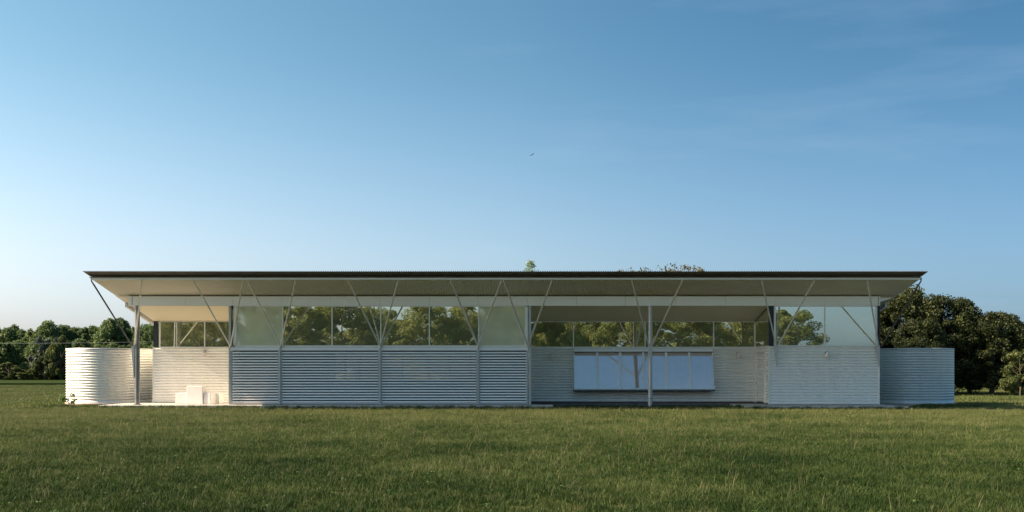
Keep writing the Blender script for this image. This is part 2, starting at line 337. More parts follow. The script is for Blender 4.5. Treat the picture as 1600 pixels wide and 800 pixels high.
def scatter(name, polys, objs, dens, smin, smax, z=0, seed=1, patch=None, label=None):
    b = MB()
    for p in polys: b.add([(x,y,z) for x,y in p], [tuple(range(len(p)))])
    o = b.build(name, GR)
    ng = bpy.data.node_groups.new(name, 'GeometryNodeTree')
    ng.interface.new_socket('Geometry', in_out='INPUT', socket_type='NodeSocketGeometry')
    ng.interface.new_socket('Geometry', in_out='OUTPUT', socket_type='NodeSocketGeometry')
    n = ng.nodes; l = ng.links
    gi = n.new('NodeGroupInput'); go = n.new('NodeGroupOutput')
    d = n.new('GeometryNodeDistributePointsOnFaces'); d.inputs['Density'].default_value = dens; d.inputs['Seed'].default_value = seed
    l.new(gi.outputs[0], d.inputs['Mesh'])
    if patch:
        ps = n.new('GeometryNodeInputPosition'); t = n.new('ShaderNodeTexNoise'); t.inputs['Scale'].default_value = patch[0]; t.inputs['Detail'].default_value = 4
        l.new(ps.outputs[0], t.inputs['Vector'])
        r = n.new('ShaderNodeMapRange'); r.inputs[1].default_value = patch[1]; r.inputs[2].default_value = patch[2]; r.inputs[3].default_value = 0; r.inputs[4].default_value = dens
        l.new(t.outputs[0], r.inputs[0]); l.new(r.outputs[0], d.inputs['Density'])
    jn = n.new('GeometryNodeJoinGeometry')
    for ob in objs:
        oi = n.new('GeometryNodeObjectInfo'); oi.inputs['Object'].default_value = ob; oi.inputs['As Instance'].default_value = True
        l.new(oi.outputs['Geometry'], jn.inputs[0])
    ip = n.new('GeometryNodeInstanceOnPoints'); ip.inputs['Pick Instance'].default_value = True
    l.new(d.outputs['Points'], ip.inputs['Points']); l.new(jn.outputs[0], ip.inputs['Instance'])
    rv = n.new('FunctionNodeRandomValue'); rv.data_type = 'FLOAT_VECTOR'; rv.inputs[0].default_value = (-.12,-.12,0); rv.inputs[1].default_value = (.12,.12,6.283)
    l.new(rv.outputs[0], ip.inputs['Rotation'])
    rs = n.new('FunctionNodeRandomValue'); rs.data_type = 'FLOAT'; rs.inputs[2].default_value = smin; rs.inputs[3].default_value = smax; rs.inputs['Seed'].default_value = 5
    l.new(rs.outputs[1], ip.inputs['Scale'])
    l.new(ip.outputs[0], go.inputs[0])
    md = o.modifiers.new('scatter', 'NODES'); md.node_group = ng
    tag(o, label, 'grass', kind='stuff'); return o
near = [[(-7.5,11),(7.5,11),(17,31),(-17,31)]]
mid = [[(-17,31),(17,31),(28,50),(-28,50)]]
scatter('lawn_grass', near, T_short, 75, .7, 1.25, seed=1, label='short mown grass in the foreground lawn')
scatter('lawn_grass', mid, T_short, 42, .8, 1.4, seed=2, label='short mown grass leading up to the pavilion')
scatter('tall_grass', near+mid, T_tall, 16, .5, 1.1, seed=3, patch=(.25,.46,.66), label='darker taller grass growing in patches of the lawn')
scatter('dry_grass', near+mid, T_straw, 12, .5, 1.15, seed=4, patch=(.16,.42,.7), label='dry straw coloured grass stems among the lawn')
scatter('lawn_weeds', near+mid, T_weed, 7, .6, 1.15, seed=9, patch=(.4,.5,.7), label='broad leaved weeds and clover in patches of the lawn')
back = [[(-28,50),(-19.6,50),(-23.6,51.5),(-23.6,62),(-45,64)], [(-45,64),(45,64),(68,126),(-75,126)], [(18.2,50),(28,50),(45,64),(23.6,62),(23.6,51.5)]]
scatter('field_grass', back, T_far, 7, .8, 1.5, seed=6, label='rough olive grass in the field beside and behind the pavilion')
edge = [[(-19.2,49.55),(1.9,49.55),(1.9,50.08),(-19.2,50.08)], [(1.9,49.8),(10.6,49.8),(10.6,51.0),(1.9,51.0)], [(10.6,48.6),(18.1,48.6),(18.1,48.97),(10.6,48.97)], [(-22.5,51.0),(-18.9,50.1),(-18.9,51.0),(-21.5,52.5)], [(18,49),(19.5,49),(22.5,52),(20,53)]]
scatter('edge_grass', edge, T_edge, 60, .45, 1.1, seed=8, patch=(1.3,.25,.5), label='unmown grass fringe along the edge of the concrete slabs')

# ================================================================ the pavilion
YF = 51.0; YR = 54.0; YB = 63.2
XL, XR = -17.8, 17.2
XA, XB = -13.2, .80            # louvered block
XC = 12.06                     # right block
SILL = 2.92; ZT = 4.80
def zlow(Y): return 5.87-.18*(Y-47.9)
PITCH = .136
house = thing('pavilion', 'long low silver corrugated metal pavilion with sloping roof on V struts', 'house', (0, YF, 0))
def part(mb, name, m, p=None, label=None):
    o = mb.build(name, m, p or house)
    if label: o['label'] = label
    return o
# slabs and plinth
b = MB(); b.bbox(-19.05, 1.9, 50.1, 51.2, -.05, .16, .012); b.box(-19.05, -13.1, 51.2, 54.3, -.05, .158)
part(b, 'patio_slab', M['conc'])
b = MB(); b.bbox(10.66, 17.9, 49.0, 53.2, -.05, .14, .012); part(b, 'entrance_slab', M['conc'])
b = MB(); b.box(.9, 12.0, 54.16, 54.4, 0, .2); b.box(-17.6, 17.0, 54.4, YB-.1, -.1, .17); b.box(-13.0,.6,51.25,54.4,-.1,.165); b.box(12.2,17.0,51.3,54.4,-.1,.17)
part(b, 'plinth', M['conc_d'])
b = MB(); b.box(-17.7, 17.1, 54.12, YB-.05, .205, .26); part(b, 'interior_floor', M['infloor'])
# cladding sheets  (waves along z)
def sheet(O, V, N, z0, z1, name='cladding_sheet', label=None):
    mb = MB(); corr(mb, (O[0], O[1], z0), (0,0,z1-z0), V, N, PITCH, .024, phase=0, seg=10, rib=True)
    return part(mb, name, M['galv'], None, label)
sheet((XL, YR), (XA-XL-.02,0,0), (0,-1,0), .17, SILL-.02)
bx0, bx1 = WX(897, 53.9), WX(1112, 53.9)
sheet((XB+.03, YR), (bx0-XB-.03,0,0), (0,-1,0), .2, SILL-.02)
sheet((bx1, YR), (XC-bx1-.02,0,0), (0,-1,0), .2, SILL-.02)
sheet((bx0+.003, YR), (bx1-bx0-.006,0,0), (0,-1,0), .2, .80)
sheet((XC+.03, YF), (XR-XC-.05,0,0), (0,-1,0), .16, SILL-.02)
sheet((XC, YF+.06), (0,.70,0), (-1,0,0), .2, SILL-.02); sheet((XC, 53.55), (0,.42,0), (-1,0,0), .2, SILL-.02)
sheet((XC, YF+.762), (0,1.786,0), (-1,0,0), 2.62, SILL-.02)
sheet((XR, YF+.05), (0,YB-YF-.1,0), (1,0,0), .17, 2.9)
sheet((XL, YR+.05), (0,YB-YR-.1,0), (-1,0,0), .17, 2.9)
sheet((XL, YB), (XR-XL,0,0), (0,1,0), .17, 1.2); 
for i in range(14):
    x0 = XL+.05+i*(XR-XL-.1)/14; x1 = x0+(XR-XL-.1)/14
    b = MB(); b.box(x0+.03, x1-.03, YB-.01, YB+.0, 1.22, 2.9); w_ = part(b, 'rear_window', M['clear'])
    b = MB(); b.box(x0-.029, x0+.029, YB-.05, YB+.05, 1.2, 2.95); b.build('mullion', M['mull'], w_)
b = MB(); b.box(XA+.04, XA+.12, YF+.1, YR+.08, .17, SILL-.02); part(b, 'side_wall', M['inwall']); b = MB(); b.box(XB-.12, XB-.04, YF+.1, YR+.08, .17, SILL-.02); part(b, 'side_wall', M['inwall'])
# corner flashings
for x, y, z1 in ((XC, YF, SILL), (XR, YF, SILL), (XL, YR, SILL), (XC-.01, YR-.02, SILL)):
    b = MB(); b.box(x-.03, x+.03, y-.035, y+.03, .165, z1-.03); part(b, 'corner_trim', M['mull'])
# corrugated door in the recess side wall
dm = MB(); corr(dm, (XC-.035, YF+.80, .24), (0,0,2.34), (0,1.71,0), (-1,0,0), PITCH, .018, phase=.24)
door = part(dm, 'door', M['galv'])
b = MB(); b.box(XC-.07, XC+.02, YF+.762, YF+.80, .2, 2.62); b.box(XC-.07, XC+.02, YF+2.51, YF+2.548, .2, 2.62); b.box(XC-.07, XC+.02, YF+.80, YF+2.51, 2.58, 2.62)
b.build('door_frame', M['mull'], door)
b = MB(); b.tube([(XC-.06,YF+2.35,1.15),(XC-.13,YF+2.35,1.15),(XC-.13,YF+2.22,1.15)], .012, 8); b.build('handle', M['steel_dark'], door)

# fascia panels across the whole front
edges = [207+.5, 290, 364, 441, 517, 594, 671, 748, 824, 901, 977, 1055, 1133, 1211, 1289, 1372]
for i in range(len(edges)-1):
    x0 = WX(edges[i], YF)+.003; x1 = WX(edges[i+1], YF)-.003
    b = MB(); b.bbox(x0, x1, YF-.05, YF+.06, 4.81, 5.24, .006); b.box(x0, x1, YF-.062, YF+.05, 4.79, 4.806)
    part(b, 'fascia_panel', M['fascia'])
b = MB(); b.bbox(XL-.16, XL+.0, YF-.052, YF+.3, 4.79, 5.26, .006); part(b, 'fascia_end', M['fascia'])
b = MB(); b.bbox(XR-.01, XR+.03, YF-.052, YF+.3, 4.79, 5.26, .006); b.add([(XR+.03,YF+.3,5.26),(XR+.03,YF+.3,4.95),(17.95,YF+.3,5.19),(17.95,YF+.3,5.27),(XR+.03,YF+.34,5.26),(XR+.03,YF+.34,4.95),(17.95,YF+.34,5.19),(17.95,YF+.34,5.27)], [(0,1,2,3),(7,6,5,4),(0,4,5,1),(1,5,6,2),(2,6,7,3),(3,7,4,0)])
part(b, 'fascia_end', M['fascia'])
# gutter beams continuing behind the fascia along the gable ends
for x in (-18.55, 17.98):
    b = MB(); b.hexa([(x-.05,52.3,zlow(52.3)-.26),(x+.05,52.3,zlow(52.3)-.26),(x+.05,64,zlow(64)-.26),(x-.05,64,zlow(64)-.26),
                      (x-.05,52.3,zlow(52.3)-.05),(x+.05,52.3,zlow(52.3)-.05),(x+.05,64,zlow(64)-.05),(x-.05,64,zlow(64)-.05)])
    part(b, 'gable_rafter', M['steel'])
# roof sheets (waves along x)
RX0, RX1 = -18.62, 18.03; RP = .0785
def roofsheet(y0, y1, dz, x0, x1, m, name, amp=.032):
    mb = MB(); z0 = zlow(y0)+dz; z1 = zlow(y1)+dz
    corr(mb, (x0, y0, z0), (x1-x0,0,0), (0, y1-y0, z1-z0), (0,.18,1), RP, amp, seg=8, th=.008)
    return part(mb, name, m)
roofsheet(47.9, 51.05, 0, RX0, RX1, M['soffit'], 'soffit_sheet')
roofsheet(51.06, 52.45, -.03, RX0, RX1, M['soffit'], 'soffit_sheet')
roofsheet(52.46, 64.2, -.03, RX0, RX1, M['soffit'], 'lower_roof_sheet')
roofsheet(47.28, 64.4, .095, RX0-.03, RX1+.05, M['roof_top'], 'upper_roof_sheet', .022)
b = MB(); b.box(RX0+.05, RX1-.04, 47.93, 48.01, zlow(47.9)-.10, zlow(47.9)-.035); part(b, 'eave_beam', M['mull'])
b = MB(); b.box(RX0+.2, RX1-.2, 48.5, 48.6, zlow(48.5)+.03, zlow(48.5)+.055); part(b, 'eave_spacer', M['black'])
# sloping ceilings of the two recesses and the interior ceiling
def ceil_slab(x0, x1, ya, za, yb, zb, m, name='ceiling_board', t=.03):
    b = MB(); b.hexa([(x0,ya,za),(x1,ya,za),(x1,yb,zb),(x0,yb,zb),(x0,ya,za+t),(x1,ya,za+t),(x1,yb,zb+t),(x0,yb,zb+t)]); return part(b, name, m)
ceil_slab(XL, XA-.02, YF+.063, 4.82, YR+.02, 4.215, M['ceiling']); ceil_slab(XB+.02, XC-.01, YF+.063, 4.82, YR+.02, 4.215, M['ceiling'])
ceil_slab(XA+.02, XB-.02, YF+.12, 4.83, YB-.2, 2.95, M['ceiling']); ceil_slab(XC+.02, XR-.02, YF+.12, 4.83, YB-.2, 2.95, M['ceiling'])
ceil_slab(XL+.02, XA-.02, YR+.12, 4.22, YB-.2, 2.95, M['ceiling']); ceil_slab(XB+.02, XC-.02, YR+.12, 4.22, YB-.2, 2.95, M['ceiling'])

# clerestory glazing: window > pane, mullion, sill
def glazing(x0p, x1p, Y, z0, z1, mull, left=True, right=True, mw=.05, end=.07, mm='mull', frost=()):
    """front-facing band; x in photo pixels converted at depth Y"""
    xs = [WX(p, Y) for p in [x0p]+mull+[x1p]]
    b = MB(); b.box(xs[0], xs[-1], Y-.04, Y+.04, z1-.035, z1); w = part(b, 'clerestory_window', M[mm])
    b = MB(); b.box(xs[0], xs[-1], Y-.06, Y+.05, z0-.04, z0+.02); b.build('sill', M['mull'], w)
    for i in range(len(xs)-1):
        b = MB(); b.box(xs[i]+.012, xs[i+1]-.012, Y-.006, Y+.006, z0+.022, z1-.037); b.build('pane', M['glass_frost' if i in frost else 'glass'], w)
    for i, x in enumerate(xs):
        if (i == 0 and not left) or (i == len(xs)-1 and not right): continue
        h = (end if i in (0, len(xs)-1) else mw)/2
        b = MB(); b.box(x-h, x+h, Y-.045, Y+.045, z0+.021, z1-.036); b.build('mullion', M['mull'], w)
    return w
glazing(367.5, 822.5, YF, SILL, ZT-.01, [442,519,595,671,748], end=.14, frost=(0,5))
glazing(250, 384, YR, SILL, 4.2, [320], right=False)
glazing(825, 1182, YR, SILL, 4.2, [896,1008,1115], left=False)
glazing(1210.5, 1369, YF, SILL, ZT-.01, [1288.5], end=.08, frost=())
b = MB(); b.box(XC-.02, XC+.24, YF+.02, YF+.1, SILL, ZT-.0); part(b, 'black_post', M['black'])
b = MB(); b.box(XR-.02, XR+.07, YF+.06, YF+.35, SILL, ZT); part(b, 'black_post', M['black'])
b = MB(); b.box(XL+.01, XL+.2, YR+.0, YR+.08, SILL, 4.21); part(b, 'black_post', M['black'])
# side glazing over recess side walls and gable walls (trapezoids)
def sideglass(x, ya, za, yb, zb, z0=SILL):
    b = MB(); b.box(x-.04, x+.04, ya, yb, z0-.04, z0+.02); w = part(b, 'side_window', M['mull'])
    b = MB(); t = .006; b.hexa([(x-t,ya+.05,z0+.022),(x+t,ya+.05,z0+.022),(x+t,yb-.05,z0+.022),(x-t,yb-.05,z0+.022),(x-t,ya+.05,za-.05),(x+t,ya+.05,za-.05),(x+t,yb-.05,max(zb-.05,z0+.04)),(x-t,yb-.05,max(zb-.05,z0+.04))])
    b.build('pane', M['glass'], w)
    b = MB(); t = .03; b.hexa([(x-t,ya,za-.05),(x+t,ya,za-.05),(x+t,yb,zb-.05),(x-t,yb,zb-.05),(x-t,ya,za),(x+t,ya,za),(x+t,yb,zb),(x-t,yb,zb)]); b.build('head_rail', M['steel_dark'], w)
    n = max(1, int((yb-ya)/3))
    for i in range(1, n+1):
        y = yb-(yb-ya)/n*(n-i)-.03; zz = za+(zb-za)*(y-ya)/(yb-ya)
        if zz-z0 > .2:
            b = MB(); b.box(x-.03, x+.03, y-.03, y+.03, z0+.021, zz-.05); b.build('mullion', M['mull'], w)
sideglass(XC, YF+.11, 4.80, YR, 4.21); sideglass(XA, YF+.11, 4.80, YR, 4.21); sideglass(XB, YF+.11, 4.80, YR, 4.21)
sideglass(XR, YF+.36, 4.76, YB-.3, 2.98); sideglass(XL, YR+.1, 4.2, YB-.3, 2.98)
# interior: pale partitions and gallery
b = MB(); b.box(-12.4, -10.95, 53.2, 53.3, .26, 4.25); b.box(-12.4, -12.3, 53.3, 58, .26, 3.4); part(b, 'partition', M['inpale'])
b = MB(); b.box(-1.35, .62, 52.6, 52.7, .26, 4.2); part(b, 'partition', M['inpale'])
b = MB(); b.box(14.6, 16.9, 53.6, 53.7, .26, 4.2); part(b, 'partition', M['inwall'])
# veranda inner wall behind the louvers with its window band
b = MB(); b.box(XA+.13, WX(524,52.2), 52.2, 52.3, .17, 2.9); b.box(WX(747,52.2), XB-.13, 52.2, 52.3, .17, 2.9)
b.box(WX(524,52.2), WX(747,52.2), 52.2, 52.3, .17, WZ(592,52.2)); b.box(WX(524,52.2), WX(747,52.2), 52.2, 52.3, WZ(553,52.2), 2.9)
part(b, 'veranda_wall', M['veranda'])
b = MB(); b.box(WX(524,52.2), WX(747,52.2), 52.2, 52.3, WZ(554.2,52.2), WZ(553.1,52.2)); vw = part(b, 'veranda_window', M['white'])
for p in (540, 562, 595, 629, 670, 703, 735):
    b = MB(); b.box(WX(p,52.2)-.04, WX(p,52.2)+.04, 52.18, 52.3, WZ(591.9,52.2), WZ(554.3,52.2)); b.build('mullion', M['steel_dark'], vw)
b = MB(); b.box(WX(524,52.2)+.01, WX(747,52.2)-.01, 52.245, 52.255, WZ(591.9,52.2), WZ(554.3,52.2)); b.build('pane', M['glass_box'], vw)
# louver panels: header + frame + slats
bays = [(360.8, 438), (438, 594), (594, 747), (747, 825.5)]
for a, c in bays:
    x0, x1 = WX(a, YF)+.03, WX(c, YF)-.03; z0, z1 = .19, 2.70
    b = MB(); b.bbox(x0-.03, x1+.03, YF-.1, YF+.06, z1, z1+.13, .008); pn = part(b, 'louver_panel', M['white'])
    b = MB(); b.box(x0, x0+.05, YF-.07, YF+.03, z0, z1-.002); b.build('panel_stile', M['steel'], pn)
    b = MB(); b.box(x1-.05, x1, YF-.07, YF+.03, z0, z1-.002); b.build('panel_stile', M['steel'], pn)
    b = MB(); b.box(x0+.05, x1-.05, YF-.06, YF+.03, z0-.01, z0+.05); b.build('panel_rail', M['steel'], pn)
    n = 19; dz = (z1-z0-.08)/n
    sb = MB(); dd = .045; hh = .052
    sb.hexa([(x0+.051,YF-.055,0),(x1-.051,YF-.055,0),(x1-.051,YF+.0,hh),(x0+.051,YF+.0,hh),(x0+.051,YF-.060,.012),(x1-.051,YF-.060,.012),(x1-.051,YF-.010,hh+.020),(x0+.051,YF-.010,hh+.020)])
    # a slat with a broad upright face
    sb = MB()
    prof = [(-.060,.0),(-.066,.010),(-.056,.058),(-.020,.074),(-.016,.066),(-.048,.052),(-.054,.012)]
    k = len(prof); vs = [(x0+.051, YF+y, z) for y, z in prof]+[(x1-.051, YF+y, z) for y, z in prof]
    sb.add(vs, [tuple(range(k)), tuple(range(2*k-1,k-1,-1))]+[(i,k+i,k+(i+1)%k,(i+1)%k) for i in range(k)])
    sm = sb.mesh('slat', M['slat'])
    for i in range(n):
        o = link('slat', sm, pn); o.location.z = z0+.07+i*dz
# posts of the louver block
for p, w in ((438,.07), (594,.08), (747,.07)):
    x = WX(p, YF); b = MB(); b.box(x-w/2, x+w/2, YF-.15, YF-.105, .165, SILL+.03); part(b, 'post', M['steel'])
for x, w in ((XA-.01, .10), (XB+.035, .12)):
    b = MB(); b.box(x-w/2, x+w/2, YF-.09, YF+.05, .165, ZT); part(b, 'post', M['steel'])
b = MB(); b.bbox(XA+.04, XB-.03, YF-.09, YF+.02, SILL-.085, SILL-.045, .006); part(b, 'sill_ledge', M['mull'])
# round columns
def column(x, zb, r, m='steel'):
    b = MB(); b.tube([(x,YF-.12,zb),(x,YF-.12,4.79)], r, 24); c = part(b, 'column', M[m])
    b = MB(); b.bbox(x-r*1.3, x+r*1.3, YF-.12-r*1.3, YF-.12+r*1.3, zb-.1, zb+.015, .005); b.build('base_plate', M['steel_dark'], c)
    b = MB(); b.tube([(x,YF-.12,.45),(x,YF-.12,.47)], r*1.06, 24); b.build('collar', M['steel_dark'], c)
column(WX(216, YF), .17, .115, 'steel_dark2'); column(WX(1015.5, YF), .08, .10)
# struts
ZS = zlow(48.05)-.11
def strut(tp, bp, dark=False, bz=SILL-.03, by=YF-.17):
    x1 = WX(tp, 48.0); x0 = WX(bp, by)
    b = MB(); d = Vector((x0-x1, by-48.0, bz-ZS)); k = Vector((x1, 48.0, ZS))+d*.06
    b.tube([(x1, 47.98, ZS+.10), (x1, 48.0, ZS-.03), tuple(k+Vector((0,0,-.02))), (x0, by, bz)], [.026,.028,.036,.036], 10)
    s = part(b, 'strut', M['steel_dark' if dark else 'steel_light'])
    b = MB(); b.box(x1-.035, x1+.035, 47.985, 48.03, ZS+.02, ZS+.13); b.build('strut_bracket', M['steel'], s)
for tp, bp in [(222,210),(303,360),(380,360),(387,438),(462,438),(544,594),(622,594),(704,747),(783,747),(787,825),(862,825),(987,1014),(1066,1018),(1190,1213),(1272,1215),(1355,1373)]:
    strut(tp, bp)
strut(143, 207, True); strut(1439, 1377, True)
# tapered fins under the strut feet
for p, z0, dk in ((209.5,1.45,1), (1213.5,1.95,0), (1373,1.95,0), (1017,1.35,1)):
    x = WX(p, YF-.17); y = YF-.2; w = .12
    b = MB(); b.hexa([(x-.01,y-.02,z0),(x+.03,y-.02,z0),(x+.03,y+.04,z0),(x-.01,y+.04,z0),(x-w,y-.02,SILL),(x+.04,y-.02,SILL),(x+.04,y+.12,SILL),(x-w,y+.12,SILL)])
    part(b, 'bracket_fin', M['steel'])
for p in (360, 438, 594, 747, 825):
    x = WX(p, YF-.17); b = MB(); b.tube([(x,YF-.2,SILL-.1),(x,YF-.2,SILL+.06)], .05, 10); part(b, 'strut_shoe', M['steel'])

# projecting bay window
yt, yb_ = 53.80, 53.35; zt, zb = WZ(549.5, 53.8), WZ(608.5, 53.35)
b = MB(); b.hexa([(bx0-.03,yt-.04,zt),(bx1+.03,yt-.04,zt),(bx1+.03,54.1,zt),(bx0-.03,54.1,zt),(bx0-.03,yt-.0,zt+.17),(bx1+.03,yt-.0,zt+.17),(bx1+.03,54.1,zt+.17),(bx0-.03,54.1,zt+.17)])
bay = part(b, 'bay_window', M['fascia'])
b = MB(); b.box(bx0-.05, bx1+.05, yb_-.06, 54.1, zb-.09, zb-.002); b.build('window_shelf', M['steel_dark'], bay)
b = MB(); b.box(bx0-.04, bx1+.04, yt-.045, yt-.0, zt-.035, zt+.001); b.build('head_rail', M['steel_dark'], bay)
for x in (bx0-.04, bx1+.0):
    b = MB(); b.add([(x,yb_,zb),(x,54.05,zb),(x,54.05,zt),(x,yt,zt),(x+.04,yb_,zb),(x+.04,54.05,zb),(x+.04,54.05,zt),(x+.04,yt,zt)], [(0,1,2,3),(7,6,5,4),(0,4,5,1),(1,5,6,2),(2,6,7,3),(3,7,4,0)])
    b.build('window_cheek', M['white'], bay)
bm_ = [bx0+(bx1-bx0)*i/6 for i in range(7)]
nrm = Vector((0, -(zt-zb), (yt-yb_)*-1)).normalized()
for i in range(6):
    b = MB(); x0, x1 = bm_[i]+.015, bm_[i+1]-.015
    if i == 5: x1 = bx1-.005
    if i == 0: x0 = bx0+.005
    b.hexa([(x0,yb_+.02,zb+.06),(x1,yb_+.02,zb+.06),(x1,yb_+.032,zb+.06),(x0,yb_+.032,zb+.06),(x0,yt+.012,zt-.03),(x1,yt+.012,zt-.03),(x1,yt+.024,zt-.03),(x0,yt+.024,zt-.03)])
    b.build('pane', M['glass_box'], bay)
for i in range(1, 6):
    x = bm_[i]; w = .055
    b = MB(); b.hexa([(x-w,yb_-.035,zb),(x+w,yb_-.035,zb),(x+w,yb_+.05,zb),(x-w,yb_+.05,zb),(x-w,yt-.035,zt-.002),(x+w,yt-.035,zt-.002),(x+w,yt+.04,zt-.002),(x-w,yt+.04,zt-.002)])
    b.build('mullion', M['white'], bay)
b = MB(); b.hexa([(bx0,yb_-.01,zb),(bx1,yb_-.01,zb),(bx1,yb_+.05,zb),(bx0,yb_+.05,zb),(bx0,yb_+.005,zb+.07),(bx1,yb_+.005,zb+.07),(bx1,yb_+.06,zb+.07),(bx0,yb_+.06,zb+.07)]); b.build('sill', M['mull'], bay)
# room behind the bay
b = MB(); b.box(bx0-.5, bx1+.5, 57.4, 57.5, .26, 2.85); part(b, 'partition', M['inwall'])

# ================================================================ wall lamps
def lamp(x, y, z, label):
    t = thing('wall_lamp', label, 'wall lamp', (x, y, z), 'wall lamps on the metal cladding'); t.scale = (1.3,1.3,1.3)
    def P(mb, nm, m): o = mb.build(nm, m); o.parent = t; return o
    b = MB(); b.tube([(0,.0,.0),(0,-.035,.0)], .055, 16); P(b, 'wall_plate', M['steel'])
    b = MB(); b.tube([(0,-.03,0),(0,-.12,.01),(0,-.15,-.02)], .014, 8); P(b, 'arm', M['steel_dark'])
    b = MB(); b.lathe([(.001,.06),(.035,.055),(.05,.03),(.06,-.03),(.085,-.10),(.09,-.12),(.078,-.12),(.055,-.03),(.001,-.02)], 0, 0, 20)
    b.v = [(x_, y_*math.cos(.45)-z_*math.sin(.45)-.17, y_*math.sin(.45)+z_*math.cos(.45)-.03) for x_, y_, z_ in b.v]
    P(b, 'lamp_head', M['bulb'])
    return t
L0 = lamp(WX(320,YR-.03), YR-.03, WZ(549.5,YR), 'small metal wall lamp on the warm sunlit wall above the white block seat')
for px, py, Y, lb in ((862,553.5,YR,'small wall lamp between the louvered screens and the bay window'), (1153,552,YR,'small wall lamp right of the bay window beside the corner door'), (1291,551,YF,'small pinkish wall lamp on the projecting right-hand metal block')):
    copy_tree(L0, (WX(px,Y-.03), Y-.03, WZ(py,Y)), lb)

# ================================================================ white block seat
seat = thing('block_armchair', 'chunky white armchair of solid tapered blocks on the sunlit left patio', 'armchair', (WX(310.5,52.2), 52.25, .16)); seat.rotation_euler.z = math.radians(-9); seat.scale.x = 1.06
def blk(mb, x0, x1, y0, y1, h, tp=.04, z0=0):
    mb.hexa([(x0,y0,z0),(x1,y0,z0),(x1,y1,z0),(x0,y1,z0),(x0+tp,y0+tp,h),(x1-tp,y0+tp,h),(x1-tp,y1-tp,h),(x0+tp,y1-tp,h)])
def SP(mb, nm):
    o = mb.build(nm, M['plaster']); o.parent = seat
    bv = o.modifiers.new('bevel', 'BEVEL'); bv.width = .025; bv.segments = 3; return o
b = MB(); blk(b, -.44, .36, -.42, .10, .86, .03); SP(b, 'backrest')
b = MB(); blk(b, -.98, -.445, -.36, .55, .52, .02); SP(b, 'armrest')
b = MB(); blk(b, .365, .725, -.36, .55, .52, .02); SP(b, 'armrest')
b = MB(); blk(b, -.44, .36, .105, .6, .36, .01); SP(b, 'seat')
s2 = thing('block_stool', 'low white block stool at the right end of the armchair', 'stool', (-14.22, 52.62, .16)); s2.rotation_euler.z = math.radians(-4)
b = MB(); blk(b, -.165, .165, -.3, .45, .51, .02); o = b.build('seat', M['plaster']); o.parent = s2

# ================================================================ water tanks
def tank(cx, cy, label):
    t = thing('water_tank', label, 'water tank', (cx, cy, 0), 'round corrugated water tanks at the ends of the pavilion')
    R = 2.14; z0, z1 = .30, 2.83
    prof = []; n = 190
    for i in range(n+1):
        z = z0+(z1-z0)*i/n; prof.append((R+.022*(2*abs(math.sin(PI*(z-z0)/((z1-z0)/19)))**.75-1), z))
    b = MB(); b.lathe(prof, 0, 0, 144); P = b.build('tank_wall', M['galv_tank']); P.parent = t
    b = MB(); b.lathe([(R+.005,.13),(R+.005,.30),(R-.02,.30)], 0, 0, 96); P = b.build('base_band', M['galv_tank']); P.parent = t
    b = MB(); b.lathe([(R+.03,2.83),(R+.035,2.87),(R-.05,2.875),(.3,2.89),(.001,2.89)], 0, 0, 96); P = b.build('lid', M['galv_tank']); P.parent = t
    b = MB(); b.lathe([(R+.12,-.05),(R+.12,.12),(R+.10,.13),(.001,.13)], 0, 0, 96, False); P = b.build('tank_base', M['pink']); P.parent = t
    for a in (-1.25, 2.2, .6):
        b = MB(); x, y = (R+.022)*math.cos(a), (R+.022)*math.sin(a); b.tube([(x,y,.31),(x,y,2.82)], .008, 6); P = b.build('seam', M['galv_tank']); P.parent = t
    return t
tank(WX(175,55.9)-.05, 55.9, 'round corrugated water tank at the left end in warm sun')
tank(WX(1420.5,55.9), 55.9, 'round corrugated water tank at the right end before dark trees')

# ================================================================ things inside the bay window
def plant(x, y, z, label, k=1.0, seed=0):
    rg = random.Random(seed)
    t = thing('potted_plant', label, 'plant', (x, y, z), 'potted plants inside the bay window')
    b = MB(); b.lathe([(.001,0),(.07*k,0),(.10*k,.16*k),(.085*k,.16*k),(.001,.14*k)], 0, 0, 16); P = b.build('pot', M['pot']); P.parent = t
    b = MB()
    for i in range(14):
        a = rg.uniform(0, 2*PI); h = rg.uniform(.15,.36)*k; r = rg.uniform(.05,.22)*k
        dx, dy = math.cos(a), math.sin(a); w = .018
        b.add([(0,0,.14*k),(dx*r*.5-dy*w,dy*r*.5+dx*w,.14*k+h*.7),(dx*r,dy*r,.14*k+h),(dx*r*.5+dy*w,dy*r*.5-dx*w,.14*k+h*.7)], [(0,1,2,3)])
    P = b.build('leaves', M['leaf_mid']); P.parent = t
plant(WX(951,53.8), 53.85, zb, 'small potted plant behind the second pane of the bay window', 1, 1)
plant(WX(1061,53.8), 53.85, zb, 'small potted plant behind the fifth pane of the bay window', 1.15, 2)
plant(WX(1100,53.8), 53.85, zb, 'small potted plant behind the last pane of the bay window', .75, 3)
t = thing('painted_window', 'painted stand-in for a far window with leafy daylight, inside the bay window', 'painted window', (WX(1094,57.3), 57.36, 0))
b = MB(); b.box(-.26,.26,0,.03,WZ(581,57.3),WZ(554,57.3)); P = b.build('frame', M['white']); P.parent = t
b = MB(); b.box(-.22,.22,-.01,-.002,WZ(580,57.3),WZ(555,57.3)); P = b.build('print', mat('leafy_daylight', (.75,.72,.35), .6, col2=(.25,.3,.2), nscale=14)); P.parent = t  # daylit foliage beyond a far window, painted on this panel

